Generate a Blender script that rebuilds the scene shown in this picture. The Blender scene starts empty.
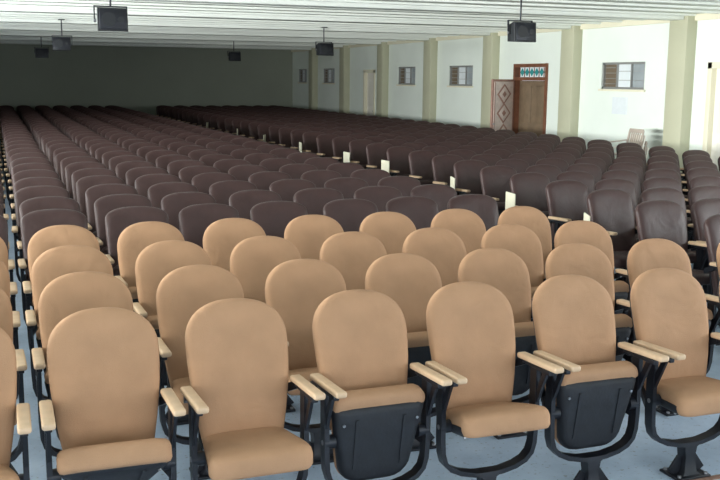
import bpy, bmesh, math, random
from mathutils import Vector, Matrix
random.seed(7)
scn=bpy.context.scene
scn.view_settings.view_transform='Standard'
scn.view_settings.look='None'
scn.view_settings.exposure=0.0

# ---------------------------------------------------------------- materials
def mat(name,col,rough=0.6,metal=0.0,noise=0.0,nscale=30,bump=0.0,bscale=200,spec=0.5,sheen=0.0,col2=None,wrinkle=0.0):
    m=bpy.data.materials.new(name); m.use_nodes=True
    nt=m.node_tree; b=nt.nodes['Principled BSDF']
    b.inputs['Base Color'].default_value=(*col,1); b.inputs['Roughness'].default_value=rough
    b.inputs['Metallic'].default_value=metal; b.inputs['Specular IOR Level'].default_value=spec
    if sheen: 
        b.inputs['Sheen Weight'].default_value=sheen
    tc=nt.nodes.new('ShaderNodeTexCoord')
    if noise or col2:
        n=nt.nodes.new('ShaderNodeTexNoise'); n.inputs['Scale'].default_value=nscale; n.inputs['Detail'].default_value=5
        nt.links.new(tc.outputs['Object'],n.inputs['Vector'])
        r=nt.nodes.new('ShaderNodeValToRGB')
        c2=col2 if col2 else tuple(c*(1-noise) for c in col)
        r.color_ramp.elements[0].position=0.3; r.color_ramp.elements[1].position=0.7
        r.color_ramp.elements[0].color=(*c2,1); r.color_ramp.elements[1].color=(*col,1)
        nt.links.new(n.outputs['Fac'],r.inputs['Fac']); nt.links.new(r.outputs['Color'],b.inputs['Base Color'])
    last=None
    if wrinkle:
        n3=nt.nodes.new('ShaderNodeTexNoise'); n3.inputs['Scale'].default_value=6; n3.inputs['Detail'].default_value=2; n3.inputs['Distortion'].default_value=0.5
        oi=nt.nodes.new('ShaderNodeObjectInfo'); ad=nt.nodes.new('ShaderNodeVectorMath'); ad.operation='ADD'
        sc_=nt.nodes.new('ShaderNodeVectorMath'); sc_.operation='SCALE'; sc_.inputs['Scale'].default_value=3.7
        nt.links.new(oi.outputs['Location'],sc_.inputs[0]); nt.links.new(tc.outputs['Object'],ad.inputs[0]); nt.links.new(sc_.outputs[0],ad.inputs[1])
        nt.links.new(ad.outputs[0],n3.inputs['Vector'])
        b3=nt.nodes.new('ShaderNodeBump'); b3.inputs['Strength'].default_value=wrinkle; b3.inputs['Distance'].default_value=0.03
        nt.links.new(n3.outputs['Fac'],b3.inputs['Height']); last=b3; nt.links.new(b3.outputs['Normal'],b.inputs['Normal'])
    if bump:
        n2=nt.nodes.new('ShaderNodeTexNoise'); n2.inputs['Scale'].default_value=bscale
        nt.links.new(tc.outputs['Object'],n2.inputs['Vector'])
        bp=nt.nodes.new('ShaderNodeBump'); bp.inputs['Strength'].default_value=bump; bp.inputs['Distance'].default_value=0.002
        nt.links.new(n2.outputs['Fac'],bp.inputs['Height']); nt.links.new(bp.outputs['Normal'],b.inputs['Normal'])
        if last: nt.links.new(last.outputs['Normal'],bp.inputs['Normal'])
    return m
M_tan=mat('tan_fabric',(0.475,0.272,0.155),0.78,noise=0.14,nscale=6,bump=0.8,bscale=260,sheen=0.0,spec=0.25,wrinkle=0.45)
M_brown=mat('maroon_fabric',(0.058,0.028,0.026),0.45,noise=0.25,nscale=8,bump=0.5,bscale=300,sheen=0.05,spec=0.4,wrinkle=0.3)
M_black=mat('black_plastic',(0.014,0.016,0.022),0.62,noise=0.4,nscale=18,bump=0.8,bscale=60)
M_steel=mat('dark_steel',(0.016,0.018,0.025),0.38,metal=0.3,noise=0.2,nscale=40)
M_wood=mat('armrest_wood',(0.68,0.47,0.30),0.45,noise=0.15,nscale=12)
M_bolt=mat('bolt_zinc',(0.4,0.4,0.42),0.35,metal=0.9)
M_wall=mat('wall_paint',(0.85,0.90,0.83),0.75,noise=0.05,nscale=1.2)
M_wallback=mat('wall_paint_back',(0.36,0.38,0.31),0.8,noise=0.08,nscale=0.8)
M_pil=mat('pilaster_paint',(0.52,0.51,0.37),0.7,noise=0.06,nscale=2)
M_ceil=mat('ceiling_paint',(0.66,0.68,0.60),0.6,noise=0.06,nscale=0.7)
M_beam=mat('ceiling_beam_paint',(0.90,0.92,0.86),0.5,noise=0.05,nscale=1)
M_cream=mat('cream_trim',(0.82,0.77,0.60),0.6,noise=0.05,nscale=3)
M_alu=mat('window_frame',(0.35,0.35,0.34),0.4,metal=0.4)
M_glass=mat('window_pane',(0.42,0.46,0.48),0.15,noise=0.2,nscale=3)
M_glassb=mat('window_pane_bronze',(0.22,0.17,0.12),0.2,noise=0.2,nscale=3)
M_doorf=mat('door_frame_wood',(0.22,0.085,0.045),0.5,noise=0.3,nscale=9)
M_doorl=mat('carved_door_wood',(0.42,0.24,0.19),0.5,noise=0.25,nscale=9)
M_carve=mat('door_carving',(0.78,0.66,0.60),0.5,noise=0.2,nscale=14)
M_doord=mat('plain_door_wood',(0.23,0.16,0.10),0.6,noise=0.3,nscale=5)
M_teal=mat('transom_glass_teal',(0.05,0.30,0.30),0.2)
M_white=mat('white_plastic',(0.88,0.84,0.76),0.4,noise=0.04,nscale=5)
M_cgrey=mat('beige_plastic',(0.50,0.42,0.36),0.4,noise=0.06,nscale=5)
M_paper=mat('notice_paper',(0.78,0.82,0.84),0.8,noise=0.05,nscale=10)
M_spk=mat('speaker_cabinet',(0.010,0.012,0.016),0.55,noise=0.2,nscale=20)
M_grille=mat('speaker_grille',(0.02,0.022,0.03),0.45,metal=0.4,noise=0.4,nscale=150)
M_strip=mat('floor_strip_terracotta',(0.30,0.17,0.12),0.8,noise=0.3,nscale=20)

def floor_mat():
    m=bpy.data.materials.new('floor_concrete'); m.use_nodes=True; nt=m.node_tree; b=nt.nodes['Principled BSDF']
    tc=nt.nodes.new('ShaderNodeTexCoord')
    n=nt.nodes.new('ShaderNodeTexNoise'); n.inputs['Scale'].default_value=2.2; n.inputs['Detail'].default_value=12; n.inputs['Roughness'].default_value=0.7
    n2=nt.nodes.new('ShaderNodeTexNoise'); n2.inputs['Scale'].default_value=38; n2.inputs['Detail'].default_value=3
    nt.links.new(tc.outputs['Object'],n.inputs['Vector']); nt.links.new(tc.outputs['Object'],n2.inputs['Vector'])
    r=nt.nodes.new('ShaderNodeValToRGB'); r.color_ramp.elements[0].position=0.3; r.color_ramp.elements[1].position=0.72
    r.color_ramp.elements[0].color=(0.36,0.46,0.60,1); r.color_ramp.elements[1].color=(0.60,0.71,0.86,1)
    nt.links.new(n.outputs['Fac'],r.inputs['Fac'])
    r2=nt.nodes.new('ShaderNodeValToRGB'); r2.color_ramp.elements[0].position=0.62; r2.color_ramp.elements[1].position=0.70
    r2.color_ramp.elements[0].color=(1,1,1,1); r2.color_ramp.elements[1].color=(0.60,0.56,0.52,1)
    nt.links.new(n2.outputs['Fac'],r2.inputs['Fac'])
    mx=nt.nodes.new('ShaderNodeMixRGB'); mx.blend_type='MULTIPLY'; mx.inputs[0].default_value=1
    nt.links.new(r.outputs['Color'],mx.inputs[1]); nt.links.new(r2.outputs['Color'],mx.inputs[2])
    nt.links.new(mx.outputs[0],b.inputs['Base Color']); b.inputs['Roughness'].default_value=0.32
    return m
M_floor=floor_mat()

# ---------------------------------------------------------------- mesh helpers
class MB:
    def __init__(s): s.bm=bmesh.new(); s.mats=[]
    def mi(s,m):
        if m not in s.mats: s.mats.append(m)
        return s.mats.index(m)
    def box(s,c,d,m,rot=None,bev=0.0,seg=2):
        r=bmesh.ops.create_cube(s.bm,size=1.0)
        vs=r['verts']; fs=set(f for v in vs for f in v.link_faces)
        M=Matrix.Translation(c)@(rot.to_4x4() if rot is not None else Matrix.Identity(4))@Matrix.Diagonal((d[0],d[1],d[2],1))
        bmesh.ops.transform(s.bm,matrix=M,verts=vs)
        k=s.mi(m)
        for f in fs: f.material_index=k
        if bev>0:
            es=list(set(e for f in fs for e in f.edges))
            r=bmesh.ops.bevel(s.bm,geom=es,offset=bev,segments=seg,affect='EDGES',profile=0.5,clamp_overlap=True)
            for f in r['faces']: f.material_index=k; f.smooth=True
    def bar(s,a,b,w,t,m,bev=0.0):
        a=Vector(a);b=Vector(b); d=b-a; L=d.length
        q=d.to_track_quat('Z','Y').to_matrix()
        s.box((a+b)/2,(w,t,L),m,rot=q,bev=bev)
    def cyl(s,a,b,r1,m,seg=12,r2=None):
        a=Vector(a);b=Vector(b); d=b-a; q=d.to_track_quat('Z','Y').to_matrix().to_4x4()
        r=bmesh.ops.create_cone(s.bm,cap_ends=True,segments=seg,radius1=r1,radius2=r1 if r2 is None else r2,depth=d.length)
        bmesh.ops.transform(s.bm,matrix=Matrix.Translation((a+b)/2)@q,verts=r['verts'])
        k=s.mi(m)
        for f in set(f for v in r['verts'] for f in v.link_faces): f.material_index=k; f.smooth=len(f.verts)==4
    def rings(s,rings,m,cap=True):
        k=s.mi(m); vr=[[s.bm.verts.new(p) for p in r] for r in rings]
        n=len(vr[0])
        for i in range(len(vr)-1):
            for j in range(n):
                f=s.bm.faces.new((vr[i][j],vr[i][(j+1)%n],vr[i+1][(j+1)%n],vr[i+1][j])); f.material_index=k; f.smooth=True
        if cap:
            for r in (vr[0],vr[-1]):
                c=s.bm.verts.new(sum((v.co for v in r),Vector())/n)
                for j in range(n):
                    f=s.bm.faces.new((r[j],r[(j+1)%n],c)); f.material_index=k; f.smooth=True
    def pillow(s,outline,ctr,prof,mapf,m):
        R=[]
        for sc,d in prof:
            R.append([mapf(ctr[0]+(x-ctr[0])*sc, ctr[1]+(y-ctr[1])*sc, d) for x,y in outline])
        s.rings(R,m)
    def sweep(s,path,w,t,m,yc):
        R=[]
        for i,(x,z) in enumerate(path):
            a=path[max(0,i-1)]; b=path[min(len(path)-1,i+1)]
            d=Vector((b[0]-a[0],b[1]-a[1])).normalized(); n=Vector((-d[1],d[0]))*t/2
            R.append([(x+n[0],yc-w/2,z+n[1]),(x+n[0],yc+w/2,z+n[1]),(x-n[0],yc+w/2,z-n[1]),(x-n[0],yc-w/2,z-n[1])])
        s.rings(R,m)
    def mesh(s,name,flat_all=False):
        bmesh.ops.recalc_face_normals(s.bm,faces=s.bm.faces[:])
        me=bpy.data.meshes.new(name); s.bm.to_mesh(me); s.bm.free()
        for m in s.mats: me.materials.append(m)
        try: me.set_sharp_from_angle(angle=math.radians(50))
        except Exception: pass
        return me
def obj(name,me,loc=(0,0,0),rz=0.0):
    o=bpy.data.objects.new(name,me); o.location=loc; o.rotation_euler=(0,0,rz)
    scn.collection.objects.link(o); return o

# ---------------------------------------------------------------- chair
def back_outline(kind):
    pts=[]; H=0.61
    if kind=='tan': wmax,wb,arch,ex=0.222,0.178,0.17,2.35
    else: wmax,wb,arch,ex=0.230,0.200,0.095,2.5
    s0=H-arch
    right=[]
    for i in range(5):
        a=math.pi/2*i/4; right.append((wb-0.04+0.04*math.sin(a),0.04-0.04*math.cos(a)))
    for i in range(1,6):
        t=i/6; ss=0.04+(s0-0.04)*t
        right.append((wb+(wmax-wb)*math.sin(t*math.pi/2),ss))
    for i in range(13):
        a=math.pi/2*i/12
        right.append((wmax*math.cos(a)**(2/ex) if i<12 else 0.0, s0+arch*math.sin(a)**(2/ex)))
    left=[(-x,y) for x,y in reversed(right[:-1])]
    return right+left
def back_map(x,s,d):
    y=0.045+0.262*s-0.022*math.sin(math.pi*min(1,max(0,s/0.61)))-0.30*x*x-d
    return (x,y,0.405+s*0.985+0.1*d)
def seat_outline(ins=0.0,r1=0.05,r2=0.09,front=0.225,wfr=0.214):
    L0,L1=-0.205+ins,front-ins; wf,wr=wfr-ins,0.172-ins
    pts=[]
    c=[(wf,L1,r1,0),(-wf,L1,r1,1),(-wr,L0,r2,2),(wr,L0,r2,3)]
    for (x,y,r,q) in c:
        cx=x-math.copysign(r,x); cy=y-math.copysign(r,y)
        for i in range(6):
            a=math.pi/2*(q+i/5.0)
            pts.append((cx+r*math.cos(a),cy+r*math.sin(a)))
    return pts
def dens(pts,n=3):
    out=[]
    for i,p in enumerate(pts):
        q=pts[(i+1)%len(pts)]; L=math.hypot(q[0]-p[0],q[1]-p[1]); k=max(1,int(L/0.04))
        for j in range(k): out.append((p[0]+(q[0]-p[0])*j/k,p[1]+(q[1]-p[1])*j/k))
    return out
def chair_mesh(kind,ang,name):
    b=MB(); F=M_tan if kind=='tan' else M_brown
    ol=back_outline(kind)
    b.pillow(ol,(0,0.30),[(0.95,0.0),(0.985,0.006),(1.0,0.018),(1.0,0.030),(0.985,0.043),(0.95,0.052),(0.86,0.061),(0.7,0.066),(0.45,0.069),(0.2,0.070)],back_map,F)
    b.pillow(ol,(0,0.30),[(0.6,-0.022),(0.90,-0.018),(0.955,-0.010),(0.965,0.004)],back_map,M_black if kind=='tan' else F)
    A=math.radians(ang); py,pz=-0.10,0.405
    def pos(x,t,d): return (x,py-t*math.cos(A)+d*math.sin(A),pz+t*math.sin(A)+d*math.cos(A))
    def smc(x,t,d):
        k=min(1,max(0,(t-0.12)/0.06)); k=k*k*(3-2*k)
        if d<=0.03: d-=0.030*k
        else: d-=0.35*max(0,t-0.12)**1.5
        return pos(x,t,d)
    b.pillow(dens(seat_outline()),(0,0.01),[(0.35,0.004),(0.66,0.004),(0.80,0.004),(0.90,0.002),(0.965,0.006),(1.0,0.022),(1.005,0.040),(0.985,0.058),(0.94,0.070),(0.8,0.078),(0.5,0.082),(0.2,0.083)],smc,F)
    b.pillow(seat_outline(0.0,0.03,0.10,front=0.178,wfr=0.214),(0,-0.015),[(0.3,-0.034),(0.80,-0.034),(0.90,-0.028),(0.96,-0.016),(1.0,0.0),(1.006,0.018),(0.97,0.020)],pos,M_black)
    for sx in (-1,1):
        p=[pos(sx*0.11,t,-0.036) for t in (-0.12,0.12)]
        b.bar(p[0],p[1],0.014,0.008,M_black)
        b.cyl(pos(sx*0.17,0.10,-0.030),pos(sx*0.17,0.10,-0.040),0.007,M_bolt,6)
    U=[(0.238,0.655),(0.238,0.50),(0.237,0.36),(0.233,0.290),(0.220,0.245),(0.19,0.212),(0.14,0.188),(0.07,0.172),(0.0,0.166)]
    path=U+[(-x,z) for x,z in reversed(U[:-1])]
    b.sweep(path,0.056,0.022,M_steel,py)
    for sx in (-1,1):
        x=sx*0.238
        b.box((x,-0.135,0.680),(0.050,0.345,0.028),M_wood,rot=Matrix.Rotation(math.radians(-3),3,'X'),bev=0.011,seg=3)
        b.box((x,-0.12,0.655),(0.026,0.24,0.022),M_steel,bev=0.003)
        b.bar((x,0.0,0.650),(sx*0.222,0.115,0.60),0.022,0.035,M_steel)
        b.bar((x,-0.10,0.46),(x,-0.19,0.645),0.014,0.030,M_steel)
        b.cyl((sx*0.246,py,pz+0.01),(sx*0.195,py,pz+0.01),0.030,M_steel,14)
        b.cyl((sx*0.250,py,pz+0.01),(sx*0.245,py,pz+0.01),0.012,M_bolt,8)
        b.bar((sx*0.235,py+0.01,0.36),(sx*0.165,0.075,0.42),0.020,0.035,M_steel)
        b.bar((sx*0.165,0.070,0.41),(sx*0.165,0.150,0.75),0.030,0.014,M_steel)
    R=[]
    for z,wx,wy in ((0.012,0.055,0.052),(0.03,0.036,0.040),(0.10,0.028,0.032),(0.155,0.036,0.034),(0.180,0.080,0.030)):
        R.append([(-wx,py-wy,z),(wx,py-wy,z),(wx,py+wy,z),(-wx,py+wy,z)])
    b.rings(R,M_steel)
    b.box((0,py,0.007),(0.20,0.15,0.014),M_steel,bev=0.004)
    for sx in (-1,1):
        b.bar((sx*0.085,py,0.016),(sx*0.03,py,0.09),0.012,0.06,M_steel)
        for sy in (-1,1): b.cyl((sx*0.08,py+sy*0.055,0.012),(sx*0.08,py+sy*0.055,0.024),0.010,M_bolt,6)
    return b.mesh(name)
TAN={k:chair_mesh('tan',a,'tan_chair_'+k) for k,a in (('down',4),('low',14),('half',34),('up',80))}
BRO={k:chair_mesh('brown',a,'maroon_chair_'+k) for k,a in (('down',5),('up',76))}

S=0.56; P=0.80; X0=0.375; YB=3.83
def place(me,x,y,j=0.010): 
    obj('auditorium_chair',me,(x+random.uniform(-j,j),y+random.uniform(-j,j)*0.6,0),random.uniform(-0.014,0.014))
front={-2:'up',-1:'low',0:'half',1:'down',2:'up',3:'low',4:'up',5:'down',6:'up',7:'up'}
for r in range(4):
    for c in range(-4,8):
        if c==7 and r>1: continue
        if r==0: k=front.get(c,'up')
        else: k=random.choice(['up','down','low','up'])
        if r==1 and c==1: k='down'
        x=X0+c*S+(0.12 if c==7 else 0)
        place(TAN[k],x,YB+r*P,0.006)
NR=38
for r in range(4,NR):
    for c in range(-4,7):
        place(BRO['up' if random.random()<0.8 else 'down'],X0+c*S,YB+r*P,0.016)
edge=[]
for r in range(1,NR):
    sh=min(0.45,max(0,(r-3)*0.07))
    for n in range(0,8):
        if r<2 and n<1: continue
        x=5.0+sh+n*S
        place(BRO['up' if random.random()<0.6 else 'down'],x,YB+r*P,0.016)
    edge.append((5.0+sh-0.275,YB+r*P))
pm=MB(); pm.box((0,-0.06,0.66),(0.014,0.24,0.34),M_cream,bev=0.006); pm.cyl((0,-0.06,0.02),(0,-0.06,0.50),0.010,M_steel,8); pm.box((0,-0.06,0.008),(0.012,0.12,0.016),M_steel)
pm=pm.mesh('row_end_panel')
for i in (3,5,7,10,12,15,18,21,25):
    x,y=edge[i]; obj('row_end_panel',pm,(x-0.05,y,0),random.uniform(-0.5,0.1))

# ---------------------------------------------------------------- room shell
XR=10.8; XL=-8.0; YBK=36.0; YF=-5.0; H=3.05; T=0.2
def simple_box(name,lo,hi,m,bev=0):
    b=MB(); b.box([(lo[i]+hi[i])/2 for i in range(3)],[hi[i]-lo[i] for i in range(3)],m,bev=bev); return obj(name,b.mesh(name))
simple_box('floor',(XL-T,YF-T,-0.2),(XR+T,YBK+T,0),M_floor)
simple_box('ceiling',(XL-T,YF-T,H),(XR+T,YBK+T,H+0.2),M_ceil)
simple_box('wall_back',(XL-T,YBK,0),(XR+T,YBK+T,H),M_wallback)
def wall_y(name,x0,x1,y0,y1,ops,m):
    b=MB(); ys=sorted(set([y0,y1]+[o[0] for o in ops]+[o[1] for o in ops]))
    for a,c in zip(ys[:-1],ys[1:]):
        o=[q for q in ops if q[0]<=a+1e-6 and q[1]>=c-1e-6]
        segs=[(0,H)]
        if o: segs=[(0,o[0][2]),(o[0][3],H)]
        for z0,z1 in segs:
            if z1-z0>1e-4: b.box(((x0+x1)/2,(a+c)/2,(z0+z1)/2),(x1-x0,c-a,z1-z0),m)
    return obj(name,b.mesh(name))
wins=[(14.4,15.7),(21.0,22.3),(24.4,25.6),(31.1,32.3),(34.2,35.2),(8.0,9.2)]
ops=[(a,c,1.82,2.31) for a,c in wins]+[(17.6,19.0,0,2.32),(11.6,12.75,0,2.28),(27.35,28.3,0,2.25)]
wall_y('wall_right',XR,XR+T,YF,YBK,ops,M_wall)
lwins=[(y,y+2.0) for y in (-2.0,1.3,4.6,7.9,11.2,14.5)]
wall_y('wall_left',XL-T,XL,YF,YBK,[(a,c,0.9,2.4) for a,c in lwins],M_wall)
b=MB(); b.box(((XL+XR)/2,YF-0.1,2.9),(XR-XL+2*T,0.2,0.3),M_wall)
for x in (XL+0.5,XR-0.5): b.box((x,YF-0.1,1.375),(1.4,0.2,2.75),M_wall)
obj('wall_front',b.mesh('wall_front'))

y=13.1-3.3*5
b=MB(); p=MB(); q=MB()
while y<35.5:
    p.box((XR-0.10,y+0.225,H/2),(0.20,0.45,H),M_pil,bev=0.008)
    q.box((XL+0.10,y+0.225,H/2),(0.20,0.45,H),M_pil,bev=0.008)
    b.box(((XL+XR)/2,y+0.225,H-0.045),(XR-XL-0.42,0.30,0.09),M_beam,bev=0.01)
    y+=3.3
obj('trim_1',p.mesh('pilasters_right')); obj('trim_2',q.mesh('pilasters_left')); obj('trim_3',b.mesh('ceiling_beams'))
b=MB(); y=YF+0.3
while y<YBK-0.2:
    b.box(((XL+XR)/2,y,H-0.015),(XR-XL-0.05,0.10,0.03),M_beam); y+=0.66
obj('trim_4',b.mesh('ceiling_battens'))
b=MB(); b.box((XR-0.03,(YF+YBK)/2,H-0.05),(0.06,YBK-YF-0.02,0.10),M_cream); obj('trim_5',b.mesh('cornice'))

def window(i,a,c,z0,z1):
    b=MB(); x=XR+0.06; W=c-a
    for yy in (a+0.02,c-0.02): b.box((x,yy,(z0+z1)/2),(0.08,0.04,z1-z0),M_alu)
    for zz in (z0+0.02,z1-0.02): b.box((x,(a+c)/2,zz),(0.08,W,0.04),M_alu)
    for k in (1,2): b.box((x,a+W*k/3,(z0+z1)/2),(0.06,0.03,z1-z0-0.06),M_alu)
    for k in range(3):
        m=(M_glass,M_paper,M_glassb)[k]
        b.box((x+0.01,a+W*(k+0.5)/3,(z0+z1)/2),(0.008,W/3-0.03,z1-z0-0.07),m)
    for k in range(1,5): b.box((x-0.03,c-W/6,z0+(z1-z0)*k/5),(0.010,W/3-0.06,0.012),M_alu)
    for k in range(1,3): b.box((x-0.03,a+W/3,z0+(z1-z0)*k/3),(0.010,W*0.62,0.010),M_alu)
    b.box((XR-0.005,(a+c)/2,z0-0.02),(0.05,W+0.1,0.04),M_cream)
    obj('window_%d'%i,b.mesh('window'))
for i,(a,c) in enumerate(wins): window(i+1,a,c,1.82,2.31)
for i,(a,c) in enumerate(lwins):
    b=MB(); x=XL-0.1
    for yy in (a+0.03,(a+c)/2,c-0.03): b.box((x,yy,1.65),(0.08,0.06,1.5),M_alu)
    for zz in (0.93,2.37,1.9): b.box((x,(a+c)/2,zz),(0.08,c-a,0.06),M_alu)
    obj('window_%d'%(i+10),b.mesh('window_left'))

b=MB()
for yy in (17.64,18.96): b.box((XR+0.06,yy,1.16),(0.18,0.08,2.32),M_doorf)
for zz in (2.28,2.0): b.box((XR+0.06,18.3,zz),(0.18,1.24,0.07),M_doorf)
b.box((XR+0.10,18.3,2.14),(0.02,1.24,0.22),M_paper)
for k in range(6):
    yy=17.80+k*0.20
    b.box((XR+0.085,yy,2.14),(0.012,0.12,0.12),M_teal,rot=Matrix.Rotation(math.radians(45),3,'X'))
    b.box((XR+0.083,yy+0.10,2.14),(0.012,0.018,0.20),M_doorf)
b.box((XR+0.12,18.3,0.985),(0.04,1.24,1.95),M_doord)
for yy in (17.98,18.62):
    for zz,h in ((0.5,0.7),(1.45,0.8)): b.box((XR+0.095,yy,zz),(0.02,0.42,h),M_doord,bev=0.008)
obj('door_1',b.mesh('double_door'))
b=MB(); L=0.74
b.box((L/2,0,1.0),(L,0.045,1.96),M_doorl,bev=0.006)
for sy in (-1,1):
    b.box((L/2,sy*0.028,1.0),(L-0.10,0.012,1.86),M_carve,bev=0.004)
    for zz in (0.35,0.80,1.25,1.66):
        for s_,dd in ((0.33,0.036),(0.25,0.040),(0.10,0.046)):
            b.box((L/2,sy*dd,zz),(s_,0.012,s_*0.95),M_doorl if s_!=0.25 else M_carve,rot=Matrix.Rotation(math.radians(45),3,'Y'),bev=0.003)
    b.box((0.07,sy*0.03,1.0),(0.02,0.02,1.85),M_doorl); b.box((L-0.07,sy*0.03,1.0),(0.02,0.02,1.85),M_doorl)
b.cyl((L-0.05,-0.06,1.02),(L-0.05,0.06,1.02),0.018,M_bolt,10)
me=b.mesh('door_leaf'); obj('door_2',me,(XR-0.02,18.95,0.005),math.radians(180+20))
for i,(a,c,zt) in ((3,(11.6,12.75,2.28)),(4,(27.35,28.3,2.25))):
    b=MB(); x=XR+0.05
    for yy in (a+0.05,c-0.05): b.box((x,yy,zt/2),(0.16,0.10,zt),M_cream,bev=0.005)
    b.box((x,(a+c)/2,zt-0.05),(0.16,c-a,0.10),M_cream)
    b.box((x+0.04,(a+c)/2,zt/2-0.05),(0.04,c-a-0.2,zt-0.1),M_white)
    for zz,h in ((0.6,0.8),(1.55,0.8)): b.box((x+0.015,(a+c)/2,zz),(0.02,c-a-0.45,h),M_white,bev=0.006)
    b.cyl((x-0.05,a+0.2,1.0),(x+0.02,a+0.2,1.0),0.02,M_bolt,10)
    obj('door_%d'%i,b.mesh('side_door'))
b=MB(); b.box((XR-0.004,15.08,1.52),(0.008,0.46,0.31),M_paper); b.box((XR-0.009,15.08,1.52),(0.002,0.40,0.26),M_paper); obj('wall_notice',b.mesh('notice'))

# ---------------------------------------------------------------- hanging speakers
def speaker():
    b=MB()
    R=[]
    for y,w,h in ((-0.13,0.165,0.125),(-0.11,0.17,0.13),(0.10,0.13,0.105),(0.12,0.12,0.095)):
        R.append([(-w,y,-h),(w,y,-h),(w,y,h),(-w,y,h)])
    b.rings(R,M_spk)
    b.box((0,-0.135,0),(0.30,0.012,0.22),M_grille,bev=0.004)
    b.cyl((-0.05,-0.140,0),(-0.05,-0.146,0),0.08,M_spk,20); b.cyl((0.09,-0.140,0.0),(0.09,-0.146,0.0),0.035,M_spk,16)
    for sx in (-1,1): b.bar((sx*0.182,0,-0.02),(sx*0.182,0,0.165),0.012,0.03,M_steel); b.cyl((sx*0.19,0,0),(sx*0.165,0,0),0.02,M_bolt,8)
    b.bar((-0.182,0,0.160),(0.182,0,0.160),0.03,0.012,M_steel)
    return b.mesh('speaker')
sp=speaker()
pole=MB(); pole.cyl((0,0,0.160),(0,0,0.47),0.012,M_steel,8); pole.box((0,0,0.462),(0.12,0.12,0.016),M_steel)
crv=pole.mesh('speaker_pole')
for x in (1.30,6.60):
    for y in (11.5,19.7,27.9):
        e=bpy.data.objects.new('ceiling_speaker',None); e.location=(x,y,2.58 if y<12 else 2.56); scn.collection.objects.link(e)
        a=obj('cabinet',sp,(0,0,0)); a.rotation_euler=(math.radians(-4),0,random.uniform(-0.25,0.15)); a.parent=e
        c=obj('mount',crv); c.parent=e

# ---------------------------------------------------------------- stacked plastic chairs
b=MB()
for k in range(4):
    dz=k*0.10; dy=-k*0.035; MW=M_white if k%2==0 else M_cgrey
    for sx in (-1,1):
        b.bar((sx*0.22,-0.22+dy,0.0 if k==0 else dz),(sx*0.20,-0.18+dy,0.43+dz),0.045,0.03,MW)
        b.bar((sx*0.22,0.24+dy,0.0 if k==0 else dz),(sx*0.20,0.18+dy,0.43+dz),0.045,0.03,MW)
        b.bar((sx*0.20,0.18+dy,0.42+dz),(sx*0.21,0.27+dy,0.84+dz),0.04,0.02,MW)
        b.bar((sx*0.24,-0.20+dy,0.62+dz),(sx*0.22,0.22+dy,0.66+dz),0.045,0.02,MW)
        b.bar((sx*0.215,-0.19+dy,0.42+dz),(sx*0.24,-0.19+dy,0.63+dz),0.035,0.02,MW)
    b.box((0,0,0.43+dz),(0.42,0.42,0.02),MW,bev=0.006)
    for j in range(5): b.bar((-0.12+0.06*j,0.19+dy,0.46+dz),(-0.13+0.065*j,0.265+dy,0.82+dz),0.028,0.012,MW)
    b.box((0,0.268+dy,0.83+dz),(0.44,0.025,0.07),MW,bev=0.01)
obj('stacked_plastic_chairs',b.mesh('stacked_plastic_chairs'),(10.12,13.85,0),math.radians(-95))

simple_box('floor_strip',(2.2,3.62,0.0),(9.5,3.66,0.004),M_strip)

# ---------------------------------------------------------------- lights
def area(name,loc,target,sx,sy,power,col,spread=180):
    l=bpy.data.lights.new(name,'AREA'); l.shape='RECTANGLE'; l.size=sx; l.size_y=sy; l.energy=power; l.color=col; l.spread=math.radians(spread)
    o=bpy.data.objects.new(name,l); o.location=loc
    o.rotation_euler=(Vector(target)-Vector(loc)).to_track_quat('-Z','Y').to_euler(); scn.collection.objects.link(o)
area('daylight_front',(1.5,-4.7,1.9),(2.5,6,0.2),14,2.2,400,(0.90,0.96,1.0))
area('wall_fill_left',(XL+0.1,14,1.7),(XR,15,2.75),22,1.2,3000,(0.96,1.0,0.98),120)  # added fill lamp, aimed to brighten the right wall and ceiling
area('floor_fill_right',(XR-0.3,4.0,1.8),(4,8,0.8),5,2.0,600,(0.93,0.97,1.0))  # lamp added at right front to lighten the floor; no doorway here
w=bpy.data.worlds.new('world'); scn.world=w; w.use_nodes=True
w.node_tree.nodes['Background'].inputs[0].default_value=(0.80,0.88,1,1); w.node_tree.nodes['Background'].inputs[1].default_value=0.8

# ---------------------------------------------------------------- camera
yaw,pitch,roll=0.362,0.165,0.010
fw=Vector((math.sin(yaw)*math.cos(pitch),math.cos(yaw)*math.cos(pitch),-math.sin(pitch)))
r=Vector((math.cos(yaw),-math.sin(yaw),0)); u=r.cross(fw)
r2=r*math.cos(roll)+u*math.sin(roll); u2=-r*math.sin(roll)+u*math.cos(roll)
cam=bpy.data.cameras.new('camera'); co=bpy.data.objects.new('camera',cam); scn.collection.objects.link(co)
M=Matrix((( r2[0],u2[0],-fw[0],0.0),(r2[1],u2[1],-fw[1],0.0),(r2[2],u2[2],-fw[2],1.95),(0,0,0,1)))
co.matrix_world=M; cam.sensor_width=36; cam.lens=964/720*36; cam.clip_end=200
scn.camera=co
